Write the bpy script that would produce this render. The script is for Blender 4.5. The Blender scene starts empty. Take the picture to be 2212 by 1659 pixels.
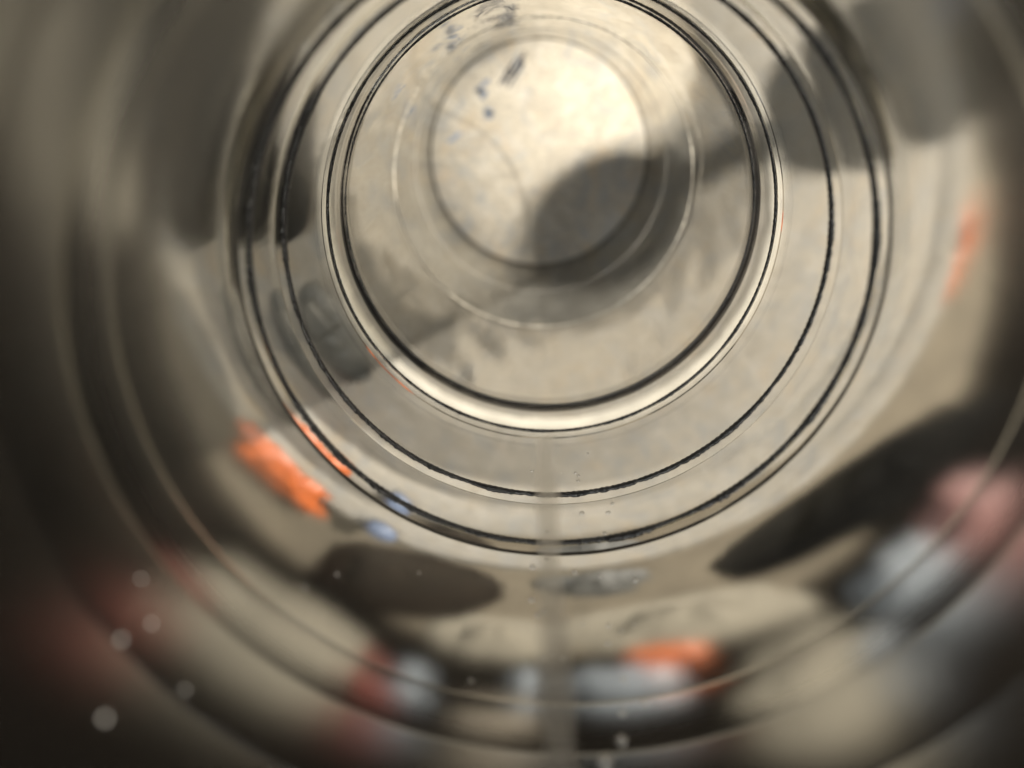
import bpy, bmesh, math, random
from mathutils import Vector, Matrix, noise
random.seed(7)
R = 0.035                      # inner radius of the clear tube, metres
H = 6.67 * R                   # camera height above the board
C = bpy.context.scene.collection
sc = bpy.context.scene

# ------------------------------------------------------------------ camera
F_PX, CX, CY = 1469.0, 1106.0, 829.5          # focal length and centre, in a 2212 px wide frame
NADIR = (1140.0, 195.0)                        # where the tube axis vanishes
cam_d = bpy.data.cameras.new('camera')
cam = bpy.data.objects.new('camera', cam_d)
C.objects.link(cam)
w = Vector((NADIR[0]-CX, NADIR[1]-CY, F_PX)).normalized()      # image axes: x right, y down, z forward
u = Vector((0, 1, 0)).cross(w).normalized()
v = w.cross(u)
# world: u -> +X, v -> -Y, w -> -Z ; columns of rot = camera axes in world space
def to_world(a):
    return Vector((a.dot(u), -a.dot(v), -a.dot(w)))
cxw, cyw, czw = to_world(Vector((1, 0, 0))), to_world(Vector((0, -1, 0))), to_world(Vector((0, 0, -1)))
rot = Matrix((cxw, cyw, czw)).transposed().to_4x4()
cam.matrix_world = Matrix.Translation((-0.098*R, 0.585*R, H)) @ rot
cam_d.sensor_width = 36.0
cam_d.lens = 36.0 * F_PX / 2212.0
cam_d.clip_start = 0.001
cam_d.clip_end = 50
cam_d.dof.use_dof = True
cam_d.dof.focus_distance = 2.95 * R
cam_d.dof.aperture_fstop = 9.0
sc.camera = cam

# ------------------------------------------------------------------ light
world = bpy.data.worlds.new('World'); sc.world = world; world.use_nodes = True
bg = world.node_tree.nodes['Background']
bg.inputs[0].default_value = (0.95, 0.93, 0.90, 1)
bg.inputs[1].default_value = 0.10

def area(name, loc, target, size, power, col):
    l = bpy.data.lights.new(name, 'AREA'); l.shape = 'DISK'; l.size = size; l.energy = power; l.color = col
    o = bpy.data.objects.new(name, l); C.objects.link(o)
    o.location = loc
    o.rotation_euler = (Vector(target)-Vector(loc)).to_track_quat('-Z', 'Y').to_euler()
    return o
key_dir = Vector((0.701, 0.357, 0.617)).normalized()
area('key_lamp', key_dir*1.6, (0, 0, 0), 0.025, 80, (1.0, 0.945, 0.86))
area('overhead_fill', (-0.5, 0.4, 1.9), (0, 0, 0), 0.6, 22, (0.97, 0.98, 0.95))  # soft overhead fill added to lift the left side
sc.view_settings.view_transform = 'Standard'
sc.view_settings.look = 'None'
sc.view_settings.exposure = 0.0
sc.view_settings.gamma = 1.0
sc.view_settings.use_curve_mapping = False
sc.cycles.use_denoising = True
sc.cycles.max_bounces = 24
sc.cycles.transparent_max_bounces = 48
sc.cycles.glossy_bounces = 12
sc.cycles.transmission_bounces = 16
sc.cycles.sample_clamp_indirect = 4.0
sc.cycles.caustics_reflective = False
sc.cycles.caustics_refractive = True

# ------------------------------------------------------------------ material helpers
def new_mat(name):
    m = bpy.data.materials.new(name); m.use_nodes = True
    nt = m.node_tree; nt.nodes.clear()
    out = nt.nodes.new('ShaderNodeOutputMaterial')
    return m, nt, out
def N(nt, t, **kw):
    n = nt.nodes.new(t)
    for k, val in kw.items():
        setattr(n, k, val)
    return n
def noise_n(nt, scale, detail=4, rough=0.55, dist=0.0, vec=None):
    n = N(nt, 'ShaderNodeTexNoise')
    n.inputs['Scale'].default_value = scale; n.inputs['Detail'].default_value = detail
    n.inputs['Roughness'].default_value = rough; n.inputs['Distortion'].default_value = dist
    if vec is not None: nt.links.new(vec, n.inputs['Vector'])
    return n
def ramp(nt, src, stops):
    r = N(nt, 'ShaderNodeValToRGB'); e = r.color_ramp.elements
    while len(e) < len(stops): e.new(0.5)
    for i, (p, c) in enumerate(stops):
        e[i].position = p; e[i].color = (*c, 1)
    nt.links.new(src, r.inputs[0]); return r
def mixc(nt, f, a, b, mode='MIX'):
    m = N(nt, 'ShaderNodeMix', data_type='RGBA', blend_type=mode)
    if isinstance(f, (int, float)): m.inputs[0].default_value = f
    else: nt.links.new(f, m.inputs[0])
    for s, i in ((a, 6), (b, 7)):
        if isinstance(s, tuple): m.inputs[i].default_value = (*s, 1)
        else: nt.links.new(s, m.inputs[i])
    return m.outputs[2]
def surface(name, col, rough=0.45, var=0.12, scale=60, coat=0.0, bump=0.0, spec=0.5, metal=0.0, sss=0.0):
    m, nt, out = new_mat(name)
    b = N(nt, 'ShaderNodeBsdfPrincipled')
    tc = N(nt, 'ShaderNodeTexCoord')
    n = noise_n(nt, scale, 5, 0.6, 0.3, tc.outputs['Object'])
    lo = tuple(max(0, c*(1-var)) for c in col); hi = tuple(min(1, c*(1+var)) for c in col)
    r = ramp(nt, n.outputs['Fac'], [(0.3, lo), (0.7, hi)])
    nt.links.new(r.outputs[0], b.inputs['Base Color'])
    b.inputs['Roughness'].default_value = rough
    b.inputs['Coat Weight'].default_value = coat
    b.inputs['Specular IOR Level'].default_value = spec
    b.inputs['Metallic'].default_value = metal
    if bump:
        bp = N(nt, 'ShaderNodeBump'); bp.inputs['Strength'].default_value = bump; bp.inputs['Distance'].default_value = 0.0005
        n2 = noise_n(nt, scale*5, 4, 0.6, 0, tc.outputs['Object'])
        nt.links.new(n2.outputs['Fac'], bp.inputs['Height']); nt.links.new(bp.outputs[0], b.inputs['Normal'])
    nt.links.new(b.outputs[0], out.inputs[0])
    return m

# mottled cream stone of the round board
def make_stone(name, k):
    m, nt, out = new_mat(name)
    tc = N(nt, 'ShaderNodeTexCoord'); ob = tc.outputs['Object']
    b = N(nt, 'ShaderNodeBsdfPrincipled')
    n1 = noise_n(nt, 150, 6, 0.65, 0.8, ob)
    base = ramp(nt, n1.outputs['Fac'], [(0.34, (0.47, 0.42, 0.345)), (0.5, (0.58, 0.525, 0.43)), (0.66, (0.66, 0.61, 0.53))])
    n2 = noise_n(nt, 105, 5, 0.6, 1.2, ob)
    f2 = ramp(nt, n2.outputs['Fac'], [(0.50, (0, 0, 0)), (0.68, (0.8, 0.8, 0.8))])
    c = mixc(nt, f2.outputs[0], base.outputs[0], (0.40, 0.41, 0.41))
    n3 = noise_n(nt, 85, 4, 0.6, 0.6, ob)
    f3 = ramp(nt, n3.outputs['Fac'], [(0.55, (0, 0, 0)), (0.72, (0.6, 0.6, 0.6))])
    c = mixc(nt, f3.outputs[0], c, (0.66, 0.50, 0.31))
    # thin scratch-like veins
    mp = N(nt, 'ShaderNodeMapping'); mp.inputs['Scale'].default_value = (1, 3.2, 1); mp.inputs['Rotation'].default_value = (0, 0, 0.7)
    nt.links.new(ob, mp.inputs['Vector'])
    n4 = noise_n(nt, 130, 8, 0.7, 2.0, mp.outputs[0])
    f4 = ramp(nt, n4.outputs['Fac'], [(0.46, (0, 0, 0)), (0.50, (0.85, 0.85, 0.85)), (0.535, (0, 0, 0))])
    c = mixc(nt, f4.outputs[0], c, (0.34, 0.31, 0.27))
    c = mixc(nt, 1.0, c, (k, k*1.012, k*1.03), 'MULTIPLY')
    nt.links.new(c, b.inputs['Base Color'])
    b.inputs['Roughness'].default_value = 0.8
    b.inputs['Specular IOR Level'].default_value = 0.2
    nt.links.new(b.outputs[0], out.inputs[0])
    return m
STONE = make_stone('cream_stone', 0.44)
STONE_BRIGHT = make_stone('brightened_cream_stone', 1.1)  # board stone brightened so the tube floor looks more lit

# clear plastic: light passes straight through the thin wall, more of it mirrored at a glancing angle
def make_clear(name, tint=(0.90, 0.89, 0.865), r0=0.045, haze=0.01, rough=0.012, wob=0.5, wscale=160):
    m, nt, out = new_mat(name)
    tc = N(nt, 'ShaderNodeTexCoord')
    mp = N(nt, 'ShaderNodeMapping'); mp.inputs['Scale'].default_value = (1, 1, 0.16)
    nt.links.new(tc.outputs['Object'], mp.inputs['Vector'])
    n = noise_n(nt, wscale, 3, 0.5, 0.4, mp.outputs[0])
    bp = N(nt, 'ShaderNodeBump'); bp.inputs['Strength'].default_value = wob; bp.inputs['Distance'].default_value = 0.0004
    nt.links.new(n.outputs['Fac'], bp.inputs['Height'])
    g = N(nt, 'ShaderNodeNewGeometry')
    dot = N(nt, 'ShaderNodeVectorMath', operation='DOT_PRODUCT')
    nt.links.new(g.outputs['Incoming'], dot.inputs[0]); nt.links.new(bp.outputs[0], dot.inputs[1])
    ab = N(nt, 'ShaderNodeMath', operation='ABSOLUTE'); nt.links.new(dot.outputs['Value'], ab.inputs[0])
    om = N(nt, 'ShaderNodeMath', operation='SUBTRACT', use_clamp=True); om.inputs[0].default_value = 1; nt.links.new(ab.outputs[0], om.inputs[1])
    pw = N(nt, 'ShaderNodeMath', operation='POWER'); nt.links.new(om.outputs[0], pw.inputs[0]); pw.inputs[1].default_value = 4
    ma = N(nt, 'ShaderNodeMath', operation='MULTIPLY_ADD', use_clamp=True); nt.links.new(pw.outputs[0], ma.inputs[0]); ma.inputs[1].default_value = 1-r0; ma.inputs[2].default_value = r0
    tr = N(nt, 'ShaderNodeBsdfTransparent'); tr.inputs[0].default_value = (*tint, 1)
    gl = N(nt, 'ShaderNodeBsdfGlossy'); gl.inputs['Color'].default_value = (0.97, 0.96, 0.94, 1); gl.inputs['Roughness'].default_value = rough
    nt.links.new(bp.outputs[0], gl.inputs['Normal'])
    df = N(nt, 'ShaderNodeBsdfDiffuse'); df.inputs[0].default_value = (0.75, 0.72, 0.66, 1)
    mx0 = N(nt, 'ShaderNodeMixShader'); mx0.inputs[0].default_value = haze
    nt.links.new(tr.outputs[0], mx0.inputs[1]); nt.links.new(df.outputs[0], mx0.inputs[2])
    mx = N(nt, 'ShaderNodeMixShader')
    nt.links.new(ma.outputs[0], mx.inputs[0]); nt.links.new(mx0.outputs[0], mx.inputs[1]); nt.links.new(gl.outputs[0], mx.inputs[2])
    nt.links.new(mx.outputs[0], out.inputs[0])
    return m
CLEAR = make_clear('clear_plastic')
CLEAR_BAND = make_clear('clear_plastic_band', haze=0.05, wob=0.2)
DROP2 = make_clear('faint_moulding', r0=0.10, haze=0.08)
def make_mould():
    m, nt, out = new_mat('satin_mould_line')
    tr = N(nt, 'ShaderNodeBsdfTransparent'); gl = N(nt, 'ShaderNodeBsdfGlossy')
    gl.inputs['Color'].default_value = (0.9, 0.88, 0.84, 1); gl.inputs['Roughness'].default_value = 0.42
    mx = N(nt, 'ShaderNodeMixShader'); mx.inputs[0].default_value = 0.14
    nt.links.new(tr.outputs[0], mx.inputs[1]); nt.links.new(gl.outputs[0], mx.inputs[2]); nt.links.new(mx.outputs[0], out.inputs[0])
    return m
HAZY = make_mould()
DROP = make_clear('droplet_plastic', r0=0.12, haze=0.38)

def make_glass():
    m, nt, out = new_mat('thick_clear_plastic')
    b = N(nt, 'ShaderNodeBsdfGlass', distribution='BECKMANN'); b.inputs['IOR'].default_value = 1.30; b.inputs['Roughness'].default_value = 0.0
    b.inputs['Color'].default_value = (0.97, 0.965, 0.945, 1)
    tc = N(nt, 'ShaderNodeTexCoord'); sx = N(nt, 'ShaderNodeSeparateXYZ'); nt.links.new(tc.outputs['Object'], sx.inputs[0])
    mr = N(nt, 'ShaderNodeMapRange'); nt.links.new(sx.outputs[2], mr.inputs[0])          # scuffed towards the mouth
    mr.inputs[1].default_value = H-2.3*R; mr.inputs[2].default_value = H-1.2*R; mr.inputs[3].default_value = 0.0; mr.inputs[4].default_value = 1.0
    pw = N(nt, 'ShaderNodeMath', operation='POWER'); nt.links.new(mr.outputs[0], pw.inputs[0]); pw.inputs[1].default_value = 2.2
    ra = N(nt, 'ShaderNodeMath', operation='MULTIPLY_ADD'); nt.links.new(pw.outputs[0], ra.inputs[0]); ra.inputs[1].default_value = 0.23; ra.inputs[2].default_value = 0.08
    nt.links.new(ra.outputs[0], b.inputs['Roughness'])
    mp = N(nt, 'ShaderNodeMapping'); mp.inputs['Scale'].default_value = (1, 1, 0.25); nt.links.new(tc.outputs['Object'], mp.inputs['Vector'])
    nn = noise_n(nt, 120, 2, 0.5, 0.4, mp.outputs[0])
    bp = N(nt, 'ShaderNodeBump'); bp.inputs['Strength'].default_value = 0.12; bp.inputs['Distance'].default_value = 0.0006
    nt.links.new(nn.outputs['Fac'], bp.inputs['Height']); nt.links.new(bp.outputs[0], b.inputs['Normal'])
    nt.links.new(b.outputs[0], out.inputs[0])
    return m
GLASS = make_glass()
def make_bead(name, col, rough):
    m, nt, out = new_mat(name)
    b = N(nt, 'ShaderNodeBsdfPrincipled')
    tc = N(nt, 'ShaderNodeTexCoord')
    n = noise_n(nt, 900, 4, 0.6, 0, tc.outputs['Object'])
    r = ramp(nt, n.outputs['Fac'], [(0.35, tuple(c*0.55 for c in col)), (0.7, tuple(c*1.5 for c in col))])
    nt.links.new(r.outputs[0], b.inputs['Base Color'])
    b.inputs['Roughness'].default_value = rough
    bp = N(nt, 'ShaderNodeBump'); bp.inputs['Strength'].default_value = 0.5; bp.inputs['Distance'].default_value = 0.0002
    nt.links.new(n.outputs['Fac'], bp.inputs['Height']); nt.links.new(bp.outputs[0], b.inputs['Normal'])
    nt.links.new(b.outputs[0], out.inputs[0])
    return m
BEAD = make_bead('seam_adhesive', (0.016, 0.0155, 0.015), 0.45)
BEAD_PALE = make_bead('pale_moulding', (0.62, 0.58, 0.50), 0.3)

# ------------------------------------------------------------------ object helpers
def obj(name, bm, mat, parent=None, smooth=True, loc=None):
    me = bpy.data.meshes.new(name)
    bmesh.ops.recalc_face_normals(bm, faces=bm.faces)
    bm.to_mesh(me); bm.free()
    if smooth:
        for p in me.polygons: p.use_smooth = True
    me.materials.append(mat)
    o = bpy.data.objects.new(name, me); C.objects.link(o)
    if parent is not None: o.parent = parent
    if loc is not None: o.location = loc
    return o
def thing(name, label, cat, loc=(0, 0, 0), rotz=0.0, group=None):
    o = bpy.data.objects.new(name, None); C.objects.link(o)
    o.empty_display_size = 0.01
    o.location = loc; o.rotation_euler = (0, 0, rotz)
    o['label'] = label; o['category'] = cat
    if group: o['group'] = group
    return o
def P(x, y, z=0.0): return Vector((x*R, y*R, z*R))
def lathe(prof, seg=192, closed=False, fn=None):
    """prof: list of (r, z) in metres"""
    bm = bmesh.new(); rows = []
    for r, z in prof:
        row = []
        for i in range(seg):
            a = 2*math.pi*i/seg
            rr, zz = (r, z) if fn is None else fn(r, z, a)
            row.append(bm.verts.new((rr*math.cos(a), rr*math.sin(a), zz)))
        rows.append(row)
    n = len(rows)
    for j in range(n if closed else n-1):
        a, b = rows[j], rows[(j+1) % n]
        for i in range(seg):
            bm.faces.new((a[i], a[(i+1) % seg], b[(i+1) % seg], b[i]))
    return bm
def cap_disc(bm):
    bmesh.ops.holes_fill(bm, edges=[e for e in bm.edges if e.is_boundary], sides=0)
def rbox(sx, sy, sz, bev, seg=4):
    bm = bmesh.new(); bmesh.ops.create_cube(bm, size=1)
    for vv in bm.verts: vv.co = Vector((vv.co.x*sx, vv.co.y*sy, (vv.co.z+0.5)*sz))
    vert = [e for e in bm.edges if abs(e.verts[0].co.z-e.verts[1].co.z) > sz*0.5]
    bmesh.ops.bevel(bm, geom=vert, offset=min(sx, sy)*0.3, segments=8, profile=0.5, affect='EDGES')
    bmesh.ops.bevel(bm, geom=[e for e in bm.edges if abs(e.verts[0].co.z-e.verts[1].co.z) < 1e-7], offset=bev, segments=seg, profile=0.5, affect='EDGES')
    return bm
    bmesh.ops.bevel(bm, geom=bm.edges[:], offset=bev, segments=seg, profile=0.5, affect='EDGES')
    return bm

# ------------------------------------------------------------------ the setting: counter
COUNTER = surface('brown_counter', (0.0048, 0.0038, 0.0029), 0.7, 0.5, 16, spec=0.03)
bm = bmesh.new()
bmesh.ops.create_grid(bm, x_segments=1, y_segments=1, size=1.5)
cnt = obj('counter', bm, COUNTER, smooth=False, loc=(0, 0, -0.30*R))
cnt['kind'] = 'structure'

# ------------------------------------------------------------------ round felt mat under the board
MATM = surface('tan_felt', (0.115, 0.095, 0.066), 0.85, 0.25, 40, bump=0.4)
mat_o = thing('round_mat', 'round tan felt mat under the cream board, reaching out in front', 'mat', (0.3*R, -1.95*R, -0.298*R))
mt = [(0.0001, 0), (4.62*R, 0), (4.66*R, 0.004*R), (4.64*R, 0.0075*R), (0.0001, 0.0075*R)]
obj('felt', lathe(mt, 160, fn=lambda r, z, a: (r*(1+0.012*noise.noise(Vector((math.cos(a)*3, math.sin(a)*3, 2.0)))), z)), MATM, mat_o)

# ------------------------------------------------------------------ round board under the tube
BR_, BX, BY = 4.06*R, 0.08*R, -0.29*R
board = thing('round_board', 'round mottled cream stone board standing under the clear tube', 'board', (BX, BY, -0.29*R))
t = 0.28*R; e = 0.07*R
prof = [(0.0001, 0), (BR_-e, 0)]
for k in range(1, 6):
    a = -math.pi/2+math.pi/2*k/5; prof.append((BR_-e+e*math.cos(a), e+e*math.sin(a)))
for k in range(0, 6):
    a = math.pi/2*k/5; prof.append((BR_-e+e*math.cos(a), t-e+e*math.sin(a)))
gr = 3.48*R                                            # shallow groove round the top
prof += [(gr+0.035*R, t), (gr+0.015*R, t-0.025*R), (gr-0.015*R, t-0.025*R), (gr-0.035*R, t), (0.0001, t)]
obj('slab', lathe(prof, 160), STONE, board)

# added cream ring painting in the bright band between the two lowest seams
ring = thing('bright_band_ring', 'added flat cream ring whose colour stands for the bright band between two seams', 'ring', P(0.10, -0.62, 0))
RT = 0.05*R
BRIGHT_BAND = surface('painted_bright_band', (0.47, 0.44, 0.38), 0.6, 0.2, 60)  # brightness of the band put into the colour
obj('band', lathe([(1.99*R, 0), (2.22*R, 0), (2.23*R, 0.012*R), (2.23*R, RT-0.012*R), (2.22*R, RT), (1.99*R, RT), (1.98*R, RT-0.012*R), (1.98*R, 0.012*R)], 160, closed=True), BRIGHT_BAND, ring)

# added grey ring painting in the darker band round the tube floor
shade_ring = thing('shade_band_ring', 'added grey ring whose colour stands for the shaded band round the foot of the tube', 'shade_band', P(0, 0, 0))
SHADE_RING = surface('painted_shade_band', (0.145, 0.14, 0.125), 0.85, 0.35, 120, bump=0.3)  # dimness of the band put into the colour
def shade_ring_fn(r, z, a):
    if r < 1.2*R: return (r, z)
    dx, dy = 0.04*R, -0.24*R                            # the outer edge sits a little off centre
    b_ = dx*math.cos(a)+dy*math.sin(a)
    return (b_+math.sqrt(max(0, r*r-(dx*dx+dy*dy)+b_*b_)), z)
obj('felt', lathe([(1.05*R, 0.002*R), (1.41*R, 0.002*R), (1.42*R, 0.02*R), (1.41*R, 0.03*R), (1.05*R, 0.03*R)], 128, closed=True, fn=shade_ring_fn), SHADE_RING, shade_ring)  # painted shade band, shaped to fill the gap round the floor

# added disc of brightened stone: the tube floor's extra light put into its colour
disc = thing('bright_floor_disc', 'added disc of brightened cream stone with ink marks, making the floor of the clear tube look more lit', 'disc', (0, 0, 0.001*R))
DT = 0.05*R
obj('slab', lathe([(0.0001, 0), (0.985*R, 0), (0.994*R, 0.01*R), (0.994*R, DT-0.01*R), (0.985*R, DT), (0.0001, DT)], 128), STONE_BRIGHT, disc)

# ink marks on the disc
INK = surface('blue_black_ink', (0.035, 0.04, 0.065), 0.5, 0.3, 200)
INK2 = surface('faded_blue_ink', (0.25, 0.28, 0.34), 0.5, 0.2, 200)
def stroke(pts, wd, mat):
    """a flat pen stroke on the board; pts in R units, board at z=0"""
    bm = bmesh.new(); vs = []
    pts = [Vector((x*R, y*R)) for x, y in pts]
    for i, p in enumerate(pts):
        d = (pts[min(i+1, len(pts)-1)]-pts[max(i-1, 0)]).normalized(); nn = Vector((-d.y, d.x))*wd*R*0.5*random.uniform(0.7, 1.2)
        vs.append((bm.verts.new((*(p+nn), 0)), bm.verts.new((*(p-nn), 0))))
    for a, b in zip(vs, vs[1:]): bm.faces.new((a[0], b[0], b[1], a[1]))
    o = obj('ink_stroke', bm, mat, disc, smooth=False, loc=(0, 0, DT+0.00012))
    return o
def g(px, py):
    """board point (R units) seen at a picture point"""
    p = Vector((px-CX, py-CY, F_PX)); k = 6.615/p.dot(w)
    return (p.dot(u)*k-0.098, -(p.dot(v)*k)+0.585)
def strokes(lst, wd, mat):
    for s in lst: stroke([g(*q) for q in s], wd, mat)
strokes([[(1078, 183), (1092, 160), (1104, 142), (1112, 128)], [(1090, 182), (1098, 165), (1092, 150), (1104, 150), (1100, 168)],
         [(1106, 160), (1118, 142), (1128, 128), (1134, 112)], [(1112, 165), (1122, 150), (1130, 132)],
         [(1086, 176), (1106, 158), (1128, 120)], [(1098, 190), (1108, 172), (1120, 156), (1132, 136)]], 0.017, INK)
strokes([[(1040, 96), (1062, 82), (1080, 80)], [(1048, 102), (1070, 92), (1090, 84)], [(1060, 74), (1082, 68), (1098, 72)],
         [(1036, 108), (1052, 92)], [(1058, 104), (1076, 78)]], 0.017, INK)
strokes([[(1106, 76), (1128, 74)], [(1106, 82), (1127, 80)]], 0.04, INK)
strokes([[(1046, 238), (1066, 244)], [(1048, 248), (1064, 250)]], 0.06, INK2)
strokes([[(1032, 200), (1046, 180), (1058, 172)], [(1040, 214), (1052, 196)], [(968, 308), (984, 296), (996, 286)], [(1028, 190), (1044, 204)]], 0.04, INK2)

# ------------------------------------------------------------------ the clear tube
tube = thing('clear_tube', 'clear ribbed plastic tube with dark wavy seams, seen down its mouth', 'tube', (0, 0, 0))
def zh(k): return H-k*R                                # height of a ring at depth k (R units) under the camera
TH = 0.045*R
# lower straight section: thin clear wall
LOW = (3.36, 6.665, 0.992, 1.0)
n = 30
pr = [((LOW[2]+(LOW[3]-LOW[2])*k/n)*R, zh(LOW[0]+(LOW[1]-LOW[0])*k/n)) for k in range(n+1)]
obj('lower_wall', lathe(pr+[(r+0.03*R, z) for r, z in reversed(pr)], 256, closed=True, fn=lambda r, z, a: (r*(1+0.0075*noise.noise(Vector((math.cos(a)*5.5, math.sin(a)*5.5, z*70)))), z)), CLEAR, tube)
# ribbed upper section: one thick solid of clear plastic; (depth, inner radius, outer radius)
# sections between the seams: (top depth, bottom depth, inner r, outer r at top, outer r at bottom, waist)
SECT = [(0.50, 1.06, 1.0, 1.075, 1.075, 0.010), (1.06, 1.28, 1.0, 1.070, 1.068, 0.0035), (1.28, 1.44, 1.0, 1.078, 1.068, 0.003),
        (1.44, 2.13, 1.0, 1.070, 1.082, 0.015), (2.13, 2.46, 0.992, 1.066, 1.070, 0.002), (2.46, 3.05, 0.996, 1.074, 1.066, 0.003),
        (3.05, 3.35, 0.990, 1.060, 1.066, 0.001)]
pr, po = [], []
for zt, zb, ri, rt, rb, wa in SECT:
    gap = 0.004
    for k in range(13):
        f = k/12; z = zh(zt+gap+(zb-zt-2*gap)*f)
        pr.append((ri*R, z)); po.append(((rt+(rb-rt)*f-wa*4*f*(1-f))*R, z))
po.reverse()
def wob(r, z, a):
    return (r*(1+0.0012*noise.noise(Vector((math.cos(a)*7, math.sin(a)*7, z*60)))), z)
rw = obj('ribbed_wall', lathe(pr+po, 256, closed=True, fn=wob), GLASS, tube)
rw.data.set_sharp_from_angle(angle=math.radians(9))

def bead(depth, rad, thick, mat, wav=0.25, seg=1400, tall=1.0, seed=0):
    """a wavy ring of adhesive on the inside of the wall"""
    bm = bmesh.new(); rows = []; m = 10
    for i in range(seg):
        a = 2*math.pi*i/seg; ca, sa = math.cos(a), math.sin(a)
        n1 = noise.noise(Vector((ca*9, sa*9, seed*3.1))); n2 = noise.noise(Vector((ca*55, sa*55, seed*1.7+5)))
        n3 = noise.noise(Vector((ca*3, sa*3, seed+9.0)))
        th = thick*R*(1+wav*(n1*0.9+n2*0.7)+0.25*n3)
        zo = thick*R*(n1*0.5+n2*0.35)*wav*2
        row = []
        for j in range(m):
            b = 2*math.pi*j/m
            tw = 1+0.09*math.sin(b*2+a*260)           # rope-like ripple
            r = rad*R+th*tw*math.cos(b)*0.7; z = zh(depth)+zo+th*tw*math.sin(b)*tall
            row.append(bm.verts.new((r*ca, r*sa, z)))
        rows.append(row)
    for i in range(seg):
        a, b = rows[i], rows[(i+1) % seg]
        for j in range(m):
            bm.faces.new((a[j], b[j], b[(j+1) % m], a[(j+1) % m]))
    return obj('seam', bm, mat, tube)
bead(2.13, 0.990, 0.0130, BEAD, 0.45, tall=1.1, seed=4)
bead(2.46, 0.988, 0.0130, BEAD, 0.35, tall=1.1, seed=5)
bead(3.05, 0.988, 0.0090, BEAD, 0.40, tall=1.1, seed=6)
bead(3.34, 0.982, 0.0075, BEAD, 0.40, tall=1.1, seed=7)
bead(4.72, 0.996, 0.0065, BEAD_PALE, 0.05, seed=8)
bead(5.65, 0.996, 0.0060, DROP, 0.05, seed=9)

# hazy mould line down the front of the wall
def mould(rad, hw0, mat):
    bm = bmesh.new(); vs = []
    for k in range(60):
        f = k/59; z = zh(0.6+(2.95-0.6)*f); a0 = math.radians(-91.0)+0.004*math.sin(f*9)
        hw = hw0*(1+0.12*math.sin(f*17+1)+0.06*math.sin(f*61))
        vs.append([bm.verts.new((rad*R*math.cos(a0+q*hw), rad*R*math.sin(a0+q*hw), z)) for q in (-1, -0.33, 0.33, 1)])
    for p, q in zip(vs, vs[1:]):
        for i in range(3): bm.faces.new((p[i], p[i+1], q[i+1], q[i]))
    obj('mould_line', bm, mat, tube)
for k_ in range(6): mould(0.968-0.0015*k_, 0.058-0.008*k_, HAZY)

# droplets clinging to the inside of the wall (points read off the picture)
def wall_pt(px, py, rad=0.985):
    p = Vector((px-CX, py-CY, F_PX)); k = 1/p.dot(w); qx, qy = p.dot(u)*k, p.dot(v)*k
    a = qx*qx+qy*qy; b = -2*(qx*0.098+qy*0.585); c = 0.098**2+0.585**2-rad*rad
    z = (-b+math.sqrt(b*b-4*a*c))/(2*a)
    return Vector(((qx*z-0.098)*R, -(qy*z-0.585)*R, H-z*R))
DROPS = [(1150, 1018, 5), (1243, 1022, 5), (1250, 1028, 5), (1249, 1039, 5), (1270, 980, 4), (1213, 1022, 2), (1257, 1109, 7), (1314, 1108, 7), (1323, 1088, 6),
         (1306, 1152, 6), (1183, 1149, 6), (1181, 1208, 7), (1151, 1225, 8), (1242, 1237, 8), (1297, 1245, 6), (1372, 1253, 8), (1148, 1296, 9), (1176, 1321, 9), (1162, 1329, 8),
         (1192, 1408, 9), (1175, 1422, 7), (1216, 1422, 8), (1314, 1390, 7), (1315, 1352, 6), (1342, 1362, 4), (1369, 1348, 4), (1257, 1350, 4), (1195, 1388, 5), (1205, 1476, 6), (1347, 1468, 8),
         (1393, 1518, 9), (1345, 1540, 9), (1343, 1600, 12), (1308, 1645, 15), (1018, 1470, 5), (728, 1241, 5), (658, 1268, 5), (905, 1237, 4), (328, 1347, 10), (262, 1381, 12), (227, 1551, 14), (305, 1250, 9), (400, 1490, 9)]
def drop_mesh():
    bm = bmesh.new(); rings = [(1.0, 0.0), (0.92, 0.22), (0.68, 0.40), (0.35, 0.48)]; rows = []
    for r, z in rings: rows.append([bm.verts.new((r*math.cos(2*math.pi*i/14), r*math.sin(2*math.pi*i/14), z)) for i in range(14)])
    top = bm.verts.new((0, 0, 0.5))
    for a, b in zip(rows, rows[1:]):
        for i in range(14): bm.faces.new((a[i], a[(i+1) % 14], b[(i+1) % 14], b[i]))
    for i in range(14): bm.faces.new((rows[-1][i], rows[-1][(i+1) % 14], top))
    return bm
first = None
for px, py, s in DROPS:
    p = wall_pt(px, py)
    if first is None: o = first = obj('droplet', drop_mesh(), DROP, tube)
    else:
        o = first.copy(); C.objects.link(o); o.parent = tube
    dist = (p-cam.location).length
    rad = s*0.5/F_PX*dist*(1.75 if px > 900 else 0.95)
    inw = Vector((-p.x, -p.y, 0)).normalized()
    o.location = p; o.rotation_mode = 'QUATERNION'; o.rotation_quaternion = inw.to_track_quat('Z', 'Y')
    o.scale = (rad, rad*random.uniform(0.95, 1.25), rad)

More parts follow.
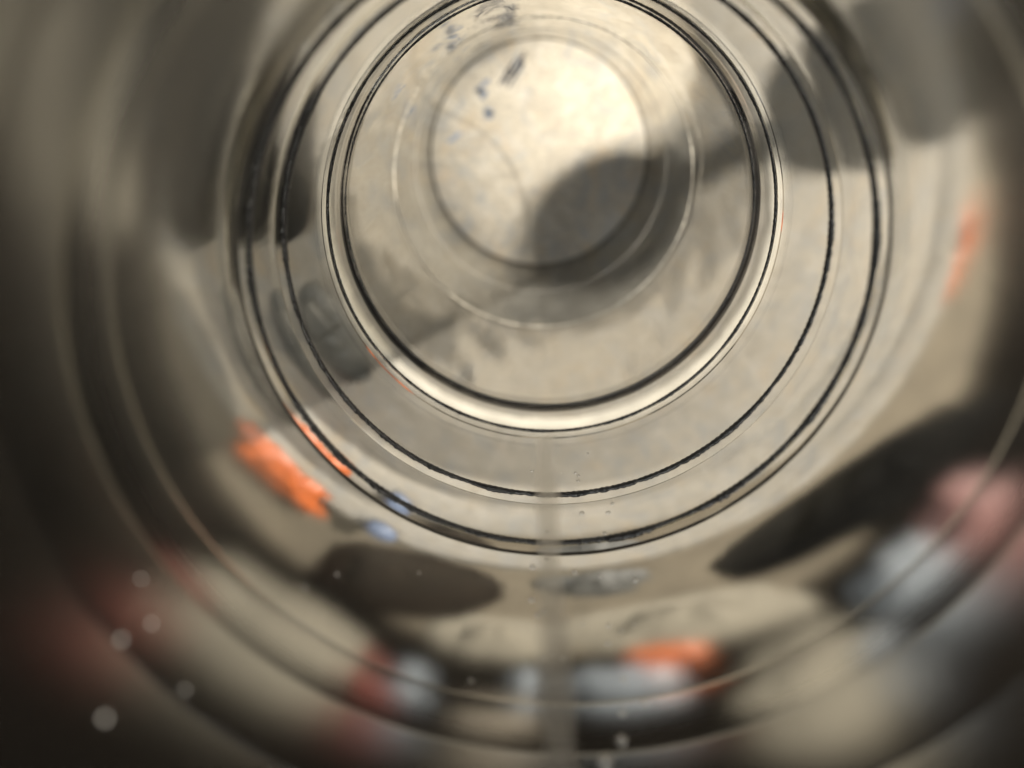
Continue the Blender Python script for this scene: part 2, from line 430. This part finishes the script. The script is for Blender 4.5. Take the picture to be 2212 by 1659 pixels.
# ------------------------------------------------------------------ things on the board and the counter around
ZB = 0.0; ZC = -0.30
ORANGE = surface('orange_plastic', (0.37, 0.085, 0.018), 0.45, 0.1, 80, coat=0.3)
RED = surface('red_plastic', (0.12, 0.026, 0.017), 0.5, 0.1, 80)
PINK = surface('dusty_pink_plastic', (0.21, 0.105, 0.095), 0.5, 0.1, 80)
BLACK = surface('black_plastic', (0.003, 0.0028, 0.0026), 0.5, 0.3, 80, spec=0.03)
CHAR = surface('charcoal_plastic', (0.004, 0.0039, 0.0037), 0.6, 0.3, 40, spec=0.03)
BROWN = surface('dark_brown_leather', (0.0075, 0.005, 0.0035), 0.6, 0.35, 50, bump=0.3, spec=0.03)
GREY = surface('grey_plastic', (0.055, 0.055, 0.051), 0.5, 0.2, 60)
DGREY = surface('dark_grey_plastic', (0.016, 0.016, 0.0155), 0.5, 0.2, 60, spec=0.03)
OLIVE = surface('olive_grey_fabric', (0.15, 0.143, 0.118), 0.7, 0.2, 90, bump=0.3)
WHITE = surface('bluish_white_plastic', (0.19, 0.21, 0.23), 0.4, 0.06, 60, coat=0.4)
CREAM = surface('cream_plastic', (0.62, 0.50, 0.32), 0.35, 0.08, 60)
BEIGE = surface('beige_fabric', (0.18, 0.16, 0.122), 0.7, 0.2, 90, bump=0.3)
TAN = surface('tan_fabric', (0.20, 0.17, 0.13), 0.5, 0.2, 40)
BLUE = surface('slate_blue_plastic', (0.10, 0.13, 0.20), 0.3, 0.1, 60)

def case(name, label, cat, x, y, sx, sy, sz, mat, zb=ZC, rz=0.0, bev=0.12, lid=0.3, lidmat=None, group=None):
    c = thing(name, label, cat, P(x, y, zb), math.radians(rz), group)
    h = sz*R
    obj('body', rbox(sx*R, sy*R, h*(1-lid)-0.01*R, bev*R*0.6), mat, c)
    obj('lid', rbox(sx*R*1.02, sy*R*1.02, h*lid, min(bev*R, h*lid*0.45)), lidmat or mat, c, loc=(0, 0, h*(1-lid)))
    return c
def crumple(name, label, cat, x, y, rx, ry, mat, rz=0.0, h=0.25, zb=ZC, seed=0, rough=0.35, group=None, n=18):
    """an irregular crumpled sheet: ragged outline, folded top, closed underneath"""
    c = thing(name, label, cat, P(x, y, zb), math.radians(rz), group)
    bm = bmesh.new(); rows = []
    m = n*3
    for j in range(n+1):
        f = j/n; row = []
        for i in range(m):
            a = 2*math.pi*i/m; ca, sa = math.cos(a), math.sin(a)
            ed = 1+rough*(noise.noise(Vector((ca*1.6, sa*1.6, seed*7.3)))+0.5*noise.noise(Vector((ca*4, sa*4, seed*3.7))))
            px, py = rx*ed*f*ca, ry*ed*f*sa
            fold = noise.noise(Vector((px*2.4, py*2.4, seed*1.3)))*0.5+abs(noise.noise(Vector((px*5, py*5, seed+4.0))))*0.5
            z = h*(1-f**3)*(0.55+0.7*fold)+0.02
            row.append(bm.verts.new((px*R, py*R, max(z, 0.02)*R)))
            if j == 0: break
        rows.append(row)
    for i in range(m): bm.faces.new((rows[0][0], rows[1][i], rows[1][(i+1) % m]))
    for j in range(1, n):
        for i in range(m): bm.faces.new((rows[j][i], rows[j+1][i], rows[j+1][(i+1) % m], rows[j][(i+1) % m]))
    skirt = [bm.verts.new((v_.co.x, v_.co.y, 0.0)) for v_ in rows[n]]
    for i in range(m): bm.faces.new((rows[n][i], skirt[i], skirt[(i+1) % m], rows[n][(i+1) % m]))
    bm.faces.new(skirt)
    obj('folded_sheet', bm, mat, c)
    # a loose corner folded back over the top
    fl = bmesh.new(); k = 8; g2 = []
    for j in range(k+1):
        g2.append([fl.verts.new(((-0.45+0.9*i/k)*rx*R*(1-0.5*j/k), (0.1+0.7*j/k)*ry*R, (h*1.15+0.05+0.05*math.sin(i*1.3+seed)*(j/k))*R)) for i in range(k+1)])
    for j in range(k):
        for i in range(k): fl.faces.new((g2[j][i], g2[j][i+1], g2[j+1][i+1], g2[j+1][i]))
    fo = obj('folded_corner', fl, mat, c)
    sm = fo.modifiers.new('thickness', 'SOLIDIFY'); sm.thickness = 0.02*R
    return c
W = 'crumpled_wrapper'
GW = 'crumpled wrappers around the tube'
crumple(W, 'bright orange crumpled wrapper at the left front edge of the cream board', 'wrapper', -2.76, -3.2, 0.62, 0.44, ORANGE, -42, 0.25, ZB, 1, group=GW)
crumple(W, 'bright orange crumpled wrapper at the right edge of the cream board', 'wrapper', 4.15, -0.85, 0.24, 0.5, ORANGE, -10, 0.25, ZC, 2, group=GW)
crumple(W, 'orange crumpled wrapper on the tan cloth in front of the tube', 'wrapper', 1.75, -6.5, 0.66, 0.15, ORANGE, 6, 0.3, ZC, 3, group=GW)
crumple(W, 'dull red crumpled wrapper in the dark at far left front', 'wrapper', -5.4, -5.75, 0.5, 0.35, RED, -40, 0.25, ZC, 4, group=GW)
crumple(W, 'red crumpled wrapper beside the beige cloth at the bottom left', 'wrapper', -2.45, -7.3, 0.35, 0.6, RED, 15, 0.25, ZC, 5, group=GW)
crumple(W, 'dusty pink crumpled wrapper at the right front edge', 'wrapper', 5.6, -4.35, 0.6, 0.6, PINK, 30, 0.25, ZC, 6, group=GW)
crumple(W, 'bluish white crumpled wrapper beside the pink one at right', 'wrapper', 4.85, -5.25, 0.7, 0.5, WHITE, 45, 0.3, ZC, 7, group=GW)
crumple(W, 'small bluish white crumpled wrapper on the olive cloth at lower right', 'wrapper', 4.85, -6.6, 0.4, 0.3, WHITE, 35, 0.35, ZC, 8, group=GW)
crumple(W, 'long bluish white crumpled wrapper right of the mould line at the bottom', 'wrapper', 1.2, -7.1, 1.0, 0.26, WHITE, 4, 0.3, ZC, 9, group=GW)
crumple(W, 'small bluish white crumpled wrapper left of the mould line at the bottom', 'wrapper', -0.15, -7.15, 0.25, 0.22, WHITE, 0, 0.3, ZC, 10, group=GW)
crumple(W, 'pale grey crumpled wrapper beside the red one at the bottom left', 'wrapper', -1.85, -7.3, 0.25, 0.4, WHITE, 10, 0.25, ZC, 11, group=GW)
K_ = 'crumpled_cloth'
crumple(K_, 'beige crumpled cloth in front of the tube, under the orange wrapper', 'cloth', 1.9, -5.85, 1.9, 0.55, BEIGE, 8, 0.15, ZC, 24, 0.25)
crumple(K_, 'olive beige crumpled cloth just left of the mould line', 'cloth', -0.6, -6.2, 0.9, 0.5, BEIGE, -5, 0.15, ZC, 25, 0.25)
crumple(K_, 'grey crumpled cloth right of the dark brown cloth', 'cloth', 0.7, -4.85, 0.7, 0.3, GREY, 5, 0.2, ZC, 26, 0.25)
crumple(K_, 'beige crumpled cloth at the bottom left, beside the red wrapper', 'cloth', -3.65, -6.3, 1.5, 0.8, BEIGE, -38, 0.15, ZC, 27, 0.25)
crumple(K_, 'olive tan crumpled cloth at the lower right under the small white wrapper', 'cloth', 4.1, -7.3, 1.0, 1.1, BEIGE, 30, 0.15, ZC, 28, 0.25)
crumple(K_, 'brown crumpled cloth at the bottom centre', 'cloth', -0.6, -8.1, 0.7, 0.4, TAN, 0, 0.15, ZC, 29, 0.25)

case('charcoal_case', 'charcoal rounded case lying at the upper left of the board', 'case', -3.05, 1.3, 1.5, 3.9, 0.2, CHAR, ZB, 3, 0.1)
case('grey_case', 'dark grey case beside the charcoal case at the upper left', 'case', -4.22, 1.85, 0.55, 2.8, 0.3, DGREY, ZC, 4, 0.14)
crumple(K_, 'pale olive crumpled cloth strip left of the dark grey case', 'cloth', -4.95, 1.2, 0.28, 1.9, BEIGE, 3, 0.15, ZC, 31, 0.2)
crumple(K_, 'dark brown crumpled cloth in front of the board, left of the mould line', 'cloth', -1.7, -5.1, 1.35, 0.75, BROWN, 4, 0.2, ZC, 54, 0.15)
crumple(K_, 'long charcoal crumpled cloth at right front, beyond the edge of the board', 'cloth', 3.85, -3.8, 1.9, 0.72, CHAR, 33, 0.2, ZC, 53, 0.15)
crumple(K_, 'grey crumpled cloth on the board left of the tube', 'cloth', -2.25, -1.75, 0.36, 0.62, GREY, 25, 0.15, ZB, 52, 0.12)
# pen at the upper right
pen = thing('dark_pen', 'dark slate pen lying at the upper right beside the board', 'pen', P(3.85, 1.25, ZC), math.radians(-6))
bm = lathe([(0.0001, 0), (0.03*R, 0), (0.11*R, 0.35*R), (0.11*R, 2.4*R), (0.0001, 2.4*R)], 24)
bmesh.ops.rotate(bm, verts=bm.verts, cent=(0, 0, 0), matrix=Matrix.Rotation(-math.pi/2, 3, 'X'))
obj('barrel', bm, BLUE, pen, loc=(0, 0, 0.115*R))
bm = lathe([(0.115*R, 0), (0.125*R, 0.02*R), (0.125*R, 0.9*R), (0.1*R, 0.98*R), (0.0001, 0.98*R)], 24)
bmesh.ops.rotate(bm, verts=bm.verts, cent=(0, 0, 0), matrix=Matrix.Rotation(-math.pi/2, 3, 'X'))
obj('pen_cap', bm, BLACK, pen, loc=(0, 1.5*R, 0.115*R))
# small blue stopper at the front edge of the board
st = thing('blue_stopper', 'small slate blue stopper at the front left edge of the board', 'stopper', P(-1.62, -3.72, ZB))
obj('knob', lathe([(0.0001, 0.1*R), (0.12*R, 0.1*R), (0.17*R, 0.16*R), (0.17*R, 0.26*R), (0.1*R, 0.32*R), (0.0001, 0.33*R)], 32), BLUE, st)
obj('plug', lathe([(0.0001, 0), (0.10*R, 0), (0.12*R, 0.095*R), (0.0001, 0.095*R)], 32), WHITE, st)

# ------------------------------------------------------------------ unseen caster added at the right, shaped to throw a shadow into the tube
def shadow_caster(label, x, y, rad, hbody, hball, ball, mat, capmat, zb=ZC):
    c = thing('shadow_caster', label, 'shadow_caster', P(x, y, zb))
    r, hb, hs = rad*R, (hbody-zb)*R, (hball-zb)*R
    pr = [(0.0001, 0), (r*0.9, 0), (r, r*0.1), (r, hb-0.9*R)]
    for k in range(1, 11):
        a = math.pi/2*k/10; pr.append((0.13*R+(r-0.13*R)*math.cos(a), hb-0.9*R+0.9*R*math.sin(a)))
    pr += [(0.12*R, hs-ball*R*0.6), (0.0001, hs-ball*R*0.6)]
    obj('body', lathe(pr, 64), mat, c)
    pb = [(max(0.0001, ball*R*math.cos(a)), ball*0.74*R*math.sin(a)) for a in [math.pi*(k/16-0.5) for k in range(17)]]
    obj('caster_ball', lathe(pb, 48), capmat, c, loc=(0, 0, hs))  # ball sized for the rounded end of the shadow
    return c
shadow_caster('added unseen shadow caster, tall and dark brown with a round black top, beyond the right edge', 8.84, 3.83, 0.62, 6.2, 7.4, 0.48, BROWN, BLACK)
